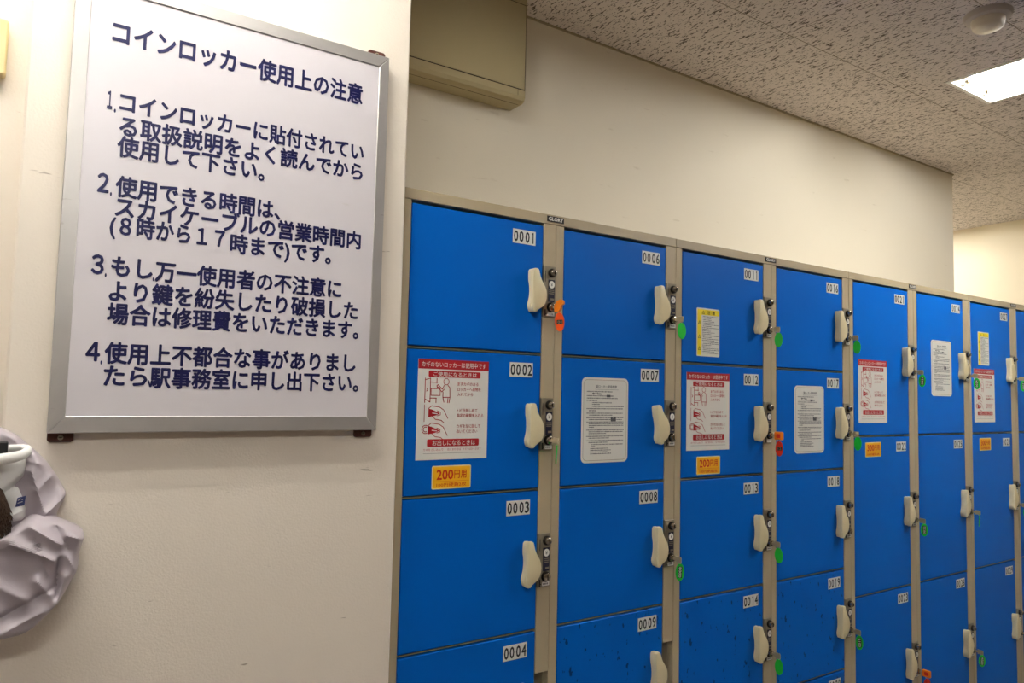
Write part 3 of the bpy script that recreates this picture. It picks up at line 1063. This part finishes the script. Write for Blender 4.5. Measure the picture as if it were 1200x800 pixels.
def cloth(name, v0, v1, left, right, ybase, depth, folds, m, nu=90, nv=90, label=None, edge=.12):
    mb = MB()
    vs = []
    for j in range(nv + 1):
        v = v0 + (v1 - v0) * j / nv
        L, R_ = interp(left, v), interp(right, v)
        for i in range(nu + 1):
            s = i / nu
            s2 = 1 - (1 - s) ** 1.6
            u = L + (R_ - L) * s2
            tv = j / nv
            ev = min(1, tv / edge, (1 - tv) / edge)
            eu = min(1, (R_ - u) / 11.0, (u - L + 1e-6) / 11.0)
            ev, eu = max(0, ev), max(0, eu)
            prof = math.sqrt(1 - (1 - ev) ** 2) * math.sqrt(1 - (1 - eu) ** 2)
            h = depth * prof
            for a, b_, amp, wd in folds:
                dd, tt = seg_d(u, v, a, b_)
                h += amp * (math.exp(-dd / wd * 1.15) * .75 + .25 * math.exp(-(dd / wd) ** 2)) * min(1, prof * 1.8)
            h += (.0008 * math.sin(u * .13 + v * .07) + .0010 * math.sin(u * .05 - v * .16 + 1.3)) * prof
            X, Z = jx(u, v)
            vs.append((X, ybase - max(.0005, h), Z))
    fs = []
    q = nu + 1
    for j in range(nv):
        for i in range(nu):
            fs.append((j * q + i, (j + 1) * q + i, (j + 1) * q + i + 1, j * q + i + 1))
    # back
    ring = [i for i in range(q)] + [j * q + nu for j in range(1, nv + 1)] + [nv * q + i for i in range(nu - 1, -1, -1)] + [j * q for j in range(nv - 1, 0, -1)]
    nb0 = len(vs)
    for r in ring:
        vs.append((vs[r][0], ybase, vs[r][2]))
    for a in range(len(ring)):
        c = (a + 1) % len(ring)
        fs.append((ring[a], ring[c], nb0 + c, nb0 + a))
    fs.append(tuple(nb0 + a for a in range(len(ring))))
    mb.add(vs, fs, m, True)
    mb.xform(Matrix.Translation(-JB))
    o = mb.build(name, jk)
    if label:
        o['label'] = label
    return o

# back of the hood and body against the wall
cloth('hood', 500, 660, [(500, -200), (660, -200)], [(500, -8), (505, 2), (515, 18), (538, 40), (552, 52), (562, 58), (570, 63), (580, 68), (595, 75), (606, 71), (620, 64), (640, 66), (660, 70)],
      COLY - .001, .030,
      [((34, 560), (48, 612), .014, 8), ((58, 568), (40, 585), .008, 5), ((75, 596), (44, 620), .012, 6), ((30, 548), (55, 556), .006, 5), ((16, 515), (44, 545), .006, 6), ((62, 580), (66, 610), -.006, 5)], 'shell')
# rolled sleeves and body bundle in front
cloth('body', 614, 760, [(614, 34), (620, 26), (628, 12), (636, -10), (645, -60), (655, -200), (760, -200)],
      [(614, 40), (618, 56), (624, 66), (630, 76), (637, 87), (643, 93), (649, 95), (660, 92), (670, 89), (684, 88), (694, 84), (708, 77), (722, 68), (736, 54), (748, 40), (757, 26), (760, 10)],
      COLY - .022, .055,
      [((12, 640), (58, 668), .018, 9), ((30, 622), (66, 650), .012, 7), ((62, 630), (74, 660), -.007, 5), ((92, 648), (72, 640), .012, 7),
       ((40, 690), (52, 708), .016, 8), ((0, 690), (30, 712), .010, 10), ((64, 668), (60, 712), -.010, 3), ((72, 664), (84, 690), .010, 7),
       ((0, 728), (58, 702), -.008, 5), ((0, 745), (45, 728), .010, 8), ((70, 690), (60, 722), .008, 6), ((-40, 680), (-5, 720), .012, 12),
       ((36, 640), (52, 690), -.006, 5)], 'shell', edge=.10)
# white lining of the hood opening
cloth('lining', 540, 622, [(540, -200), (622, -200)], [(540, 29), (550, 31), (558, 30), (566, 27), (574, 21), (584, 22), (596, 27), (606, 28), (616, 28), (622, 24)],
      COLY - .026, .016, [((22, 574), (0, 586), -.010, 5), ((28, 606), (10, 612), .006, 5)], 'lining', 60, 50, 'white quilted lining', .10)
rim = MB()
path = []
for u, v, y in ((-200, 541, .058), (-100, 541, .060), (-30, 541, .062), (0, 540.5, .063), (14, 539.5, .062), (24, 537.5, .060), (29.5, 534.5, .054), (30, 531.5, .044), (25, 530, .036), (14, 529.5, .032), (0, 529, .031), (-60, 529, .030)):
    X, Z = jx(u, v)
    path.append((X, COLY - y, Z))
rim.tube(path, [.0085] * 4 + [.0082, .0078, .0068, .0058, .005, .005, .005, .005], 'lining', 12)
rim.xform(Matrix.Translation(-JB))
rim.build('lining_rim', jk)['label'] = 'white rolled lining edge'
st_ = MB()
x0, z0 = jx(-16, 519)
x1, z1 = jx(8, 538)
st_.rrect(x0, x1, z1, z0, .002, COLY - .060, COLY - .040, 'strap', .001)
st_.xform(Matrix.Translation(-JB))
st_.build('strap', jk)['label'] = 'black strap end'
fu = MB()
path, rad = [], []
for u, v, r in ((-60, 560, .020), (-30, 572, .022), (-12, 588, .022), (-5, 606, .020), (-2, 620, .015), (0, 630, .008)):
    X, Z = jx(u, v)
    path.append((X, COLY - .062, Z))
    rad.append(r)
fu.tube(path, rad, 'fur', 18)
rf = random.Random(11)
for k in range(420):
    i = rf.uniform(0, len(path) - 1.01)
    a, f = int(i), i - int(i)
    c = Vector(path[a]).lerp(Vector(path[a + 1]), f)
    r = rad[a] + (rad[a + 1] - rad[a]) * f
    an = rf.uniform(0, 2 * math.pi)
    nrm = Vector((math.cos(an), -abs(math.sin(an)), .3 * math.sin(an)))
    p0 = c + nrm * r * .92
    p1 = p0 + nrm * .004 + Vector((rf.uniform(-.002, .002), 0, -.009))
    fu.tube([p0, (p0 + p1) / 2 + nrm * .001, p1], [.0007, .0006, .0002], 'fur', 4)
fu.xform(Matrix.Translation(-JB))
fu.build('fur_trim', jk)['label'] = 'dark brown fur trim'
lb = MB()
x0, z0 = jx(17, 589)
x1, z1 = jx(27, 603)
lb.prism([(x0, z1), (x1 - .001, z1 + .002), (x1, z0), (x0 + .002, z0 - .003)], COLY - .0445, COLY - .040, 'navylabel', .0005)
lb.stroke([(x0 + .003, z1 + .010), (x0 + .006, z1 + .0125), (x0 + .009, z1 + .011)], .0008, COLY - .0448, 'white')
lb.stroke([(x0 + .003, z1 + .006), (x0 + .009, z1 + .008)], .0008, COLY - .0448, 'white')
lb.xform(Matrix.Translation(-JB))
lb.build('neck_label', jk)['label'] = 'blue neck label'
zp = MB()
path = []
for u, v in ((66, 676), (65, 686), (63, 698), (60, 711)):
    X, Z = jx(u, v)
    path.append((X, COLY - .070, Z))
zp.tube(path, [.0012, .0016, .0016, .001], 'strap', 6)
path = [(jx(u, v)[0], COLY - .078, jx(u, v)[1]) for u, v in ((56, 632), (58, 636), (60, 641))]
zp.tube(path, .0014, 'strap', 6)
zp.xform(Matrix.Translation(-JB))
zp.build('pocket_zip', jk)['label'] = 'dark pocket zip'

# hook the jacket hangs from, just left of the photo
hk = thing('coat_hook', 'small steel wall hook holding the grey jacket, just outside the photo at left', 'hook', (-.80, .025, 1.315))
k = MB()
k.rrect(-.015, .015, -.025, .025, .004, -.004, 0, 'plate', .001)
k.build('hook_plate', hk)
k = MB()
k.tube([(0, -.002, .008), (0, -.030, .002), (0, -.062, -.006), (0, -.078, .004), (0, -.082, .020)], .0042, 'chrome', 10)
k.build('hook_arm', hk)
k = MB()
k.tube([(-.815, COLY - .024, 1.268), (-.812, -.046, 1.296), (-.800, -.048, 1.3155), (-.788, -.046, 1.296), (-.785, COLY - .024, 1.268)], .0022, 'shell', 8)
k.xform(Matrix.Translation(-JB))
k.build('hanger_loop', jk)
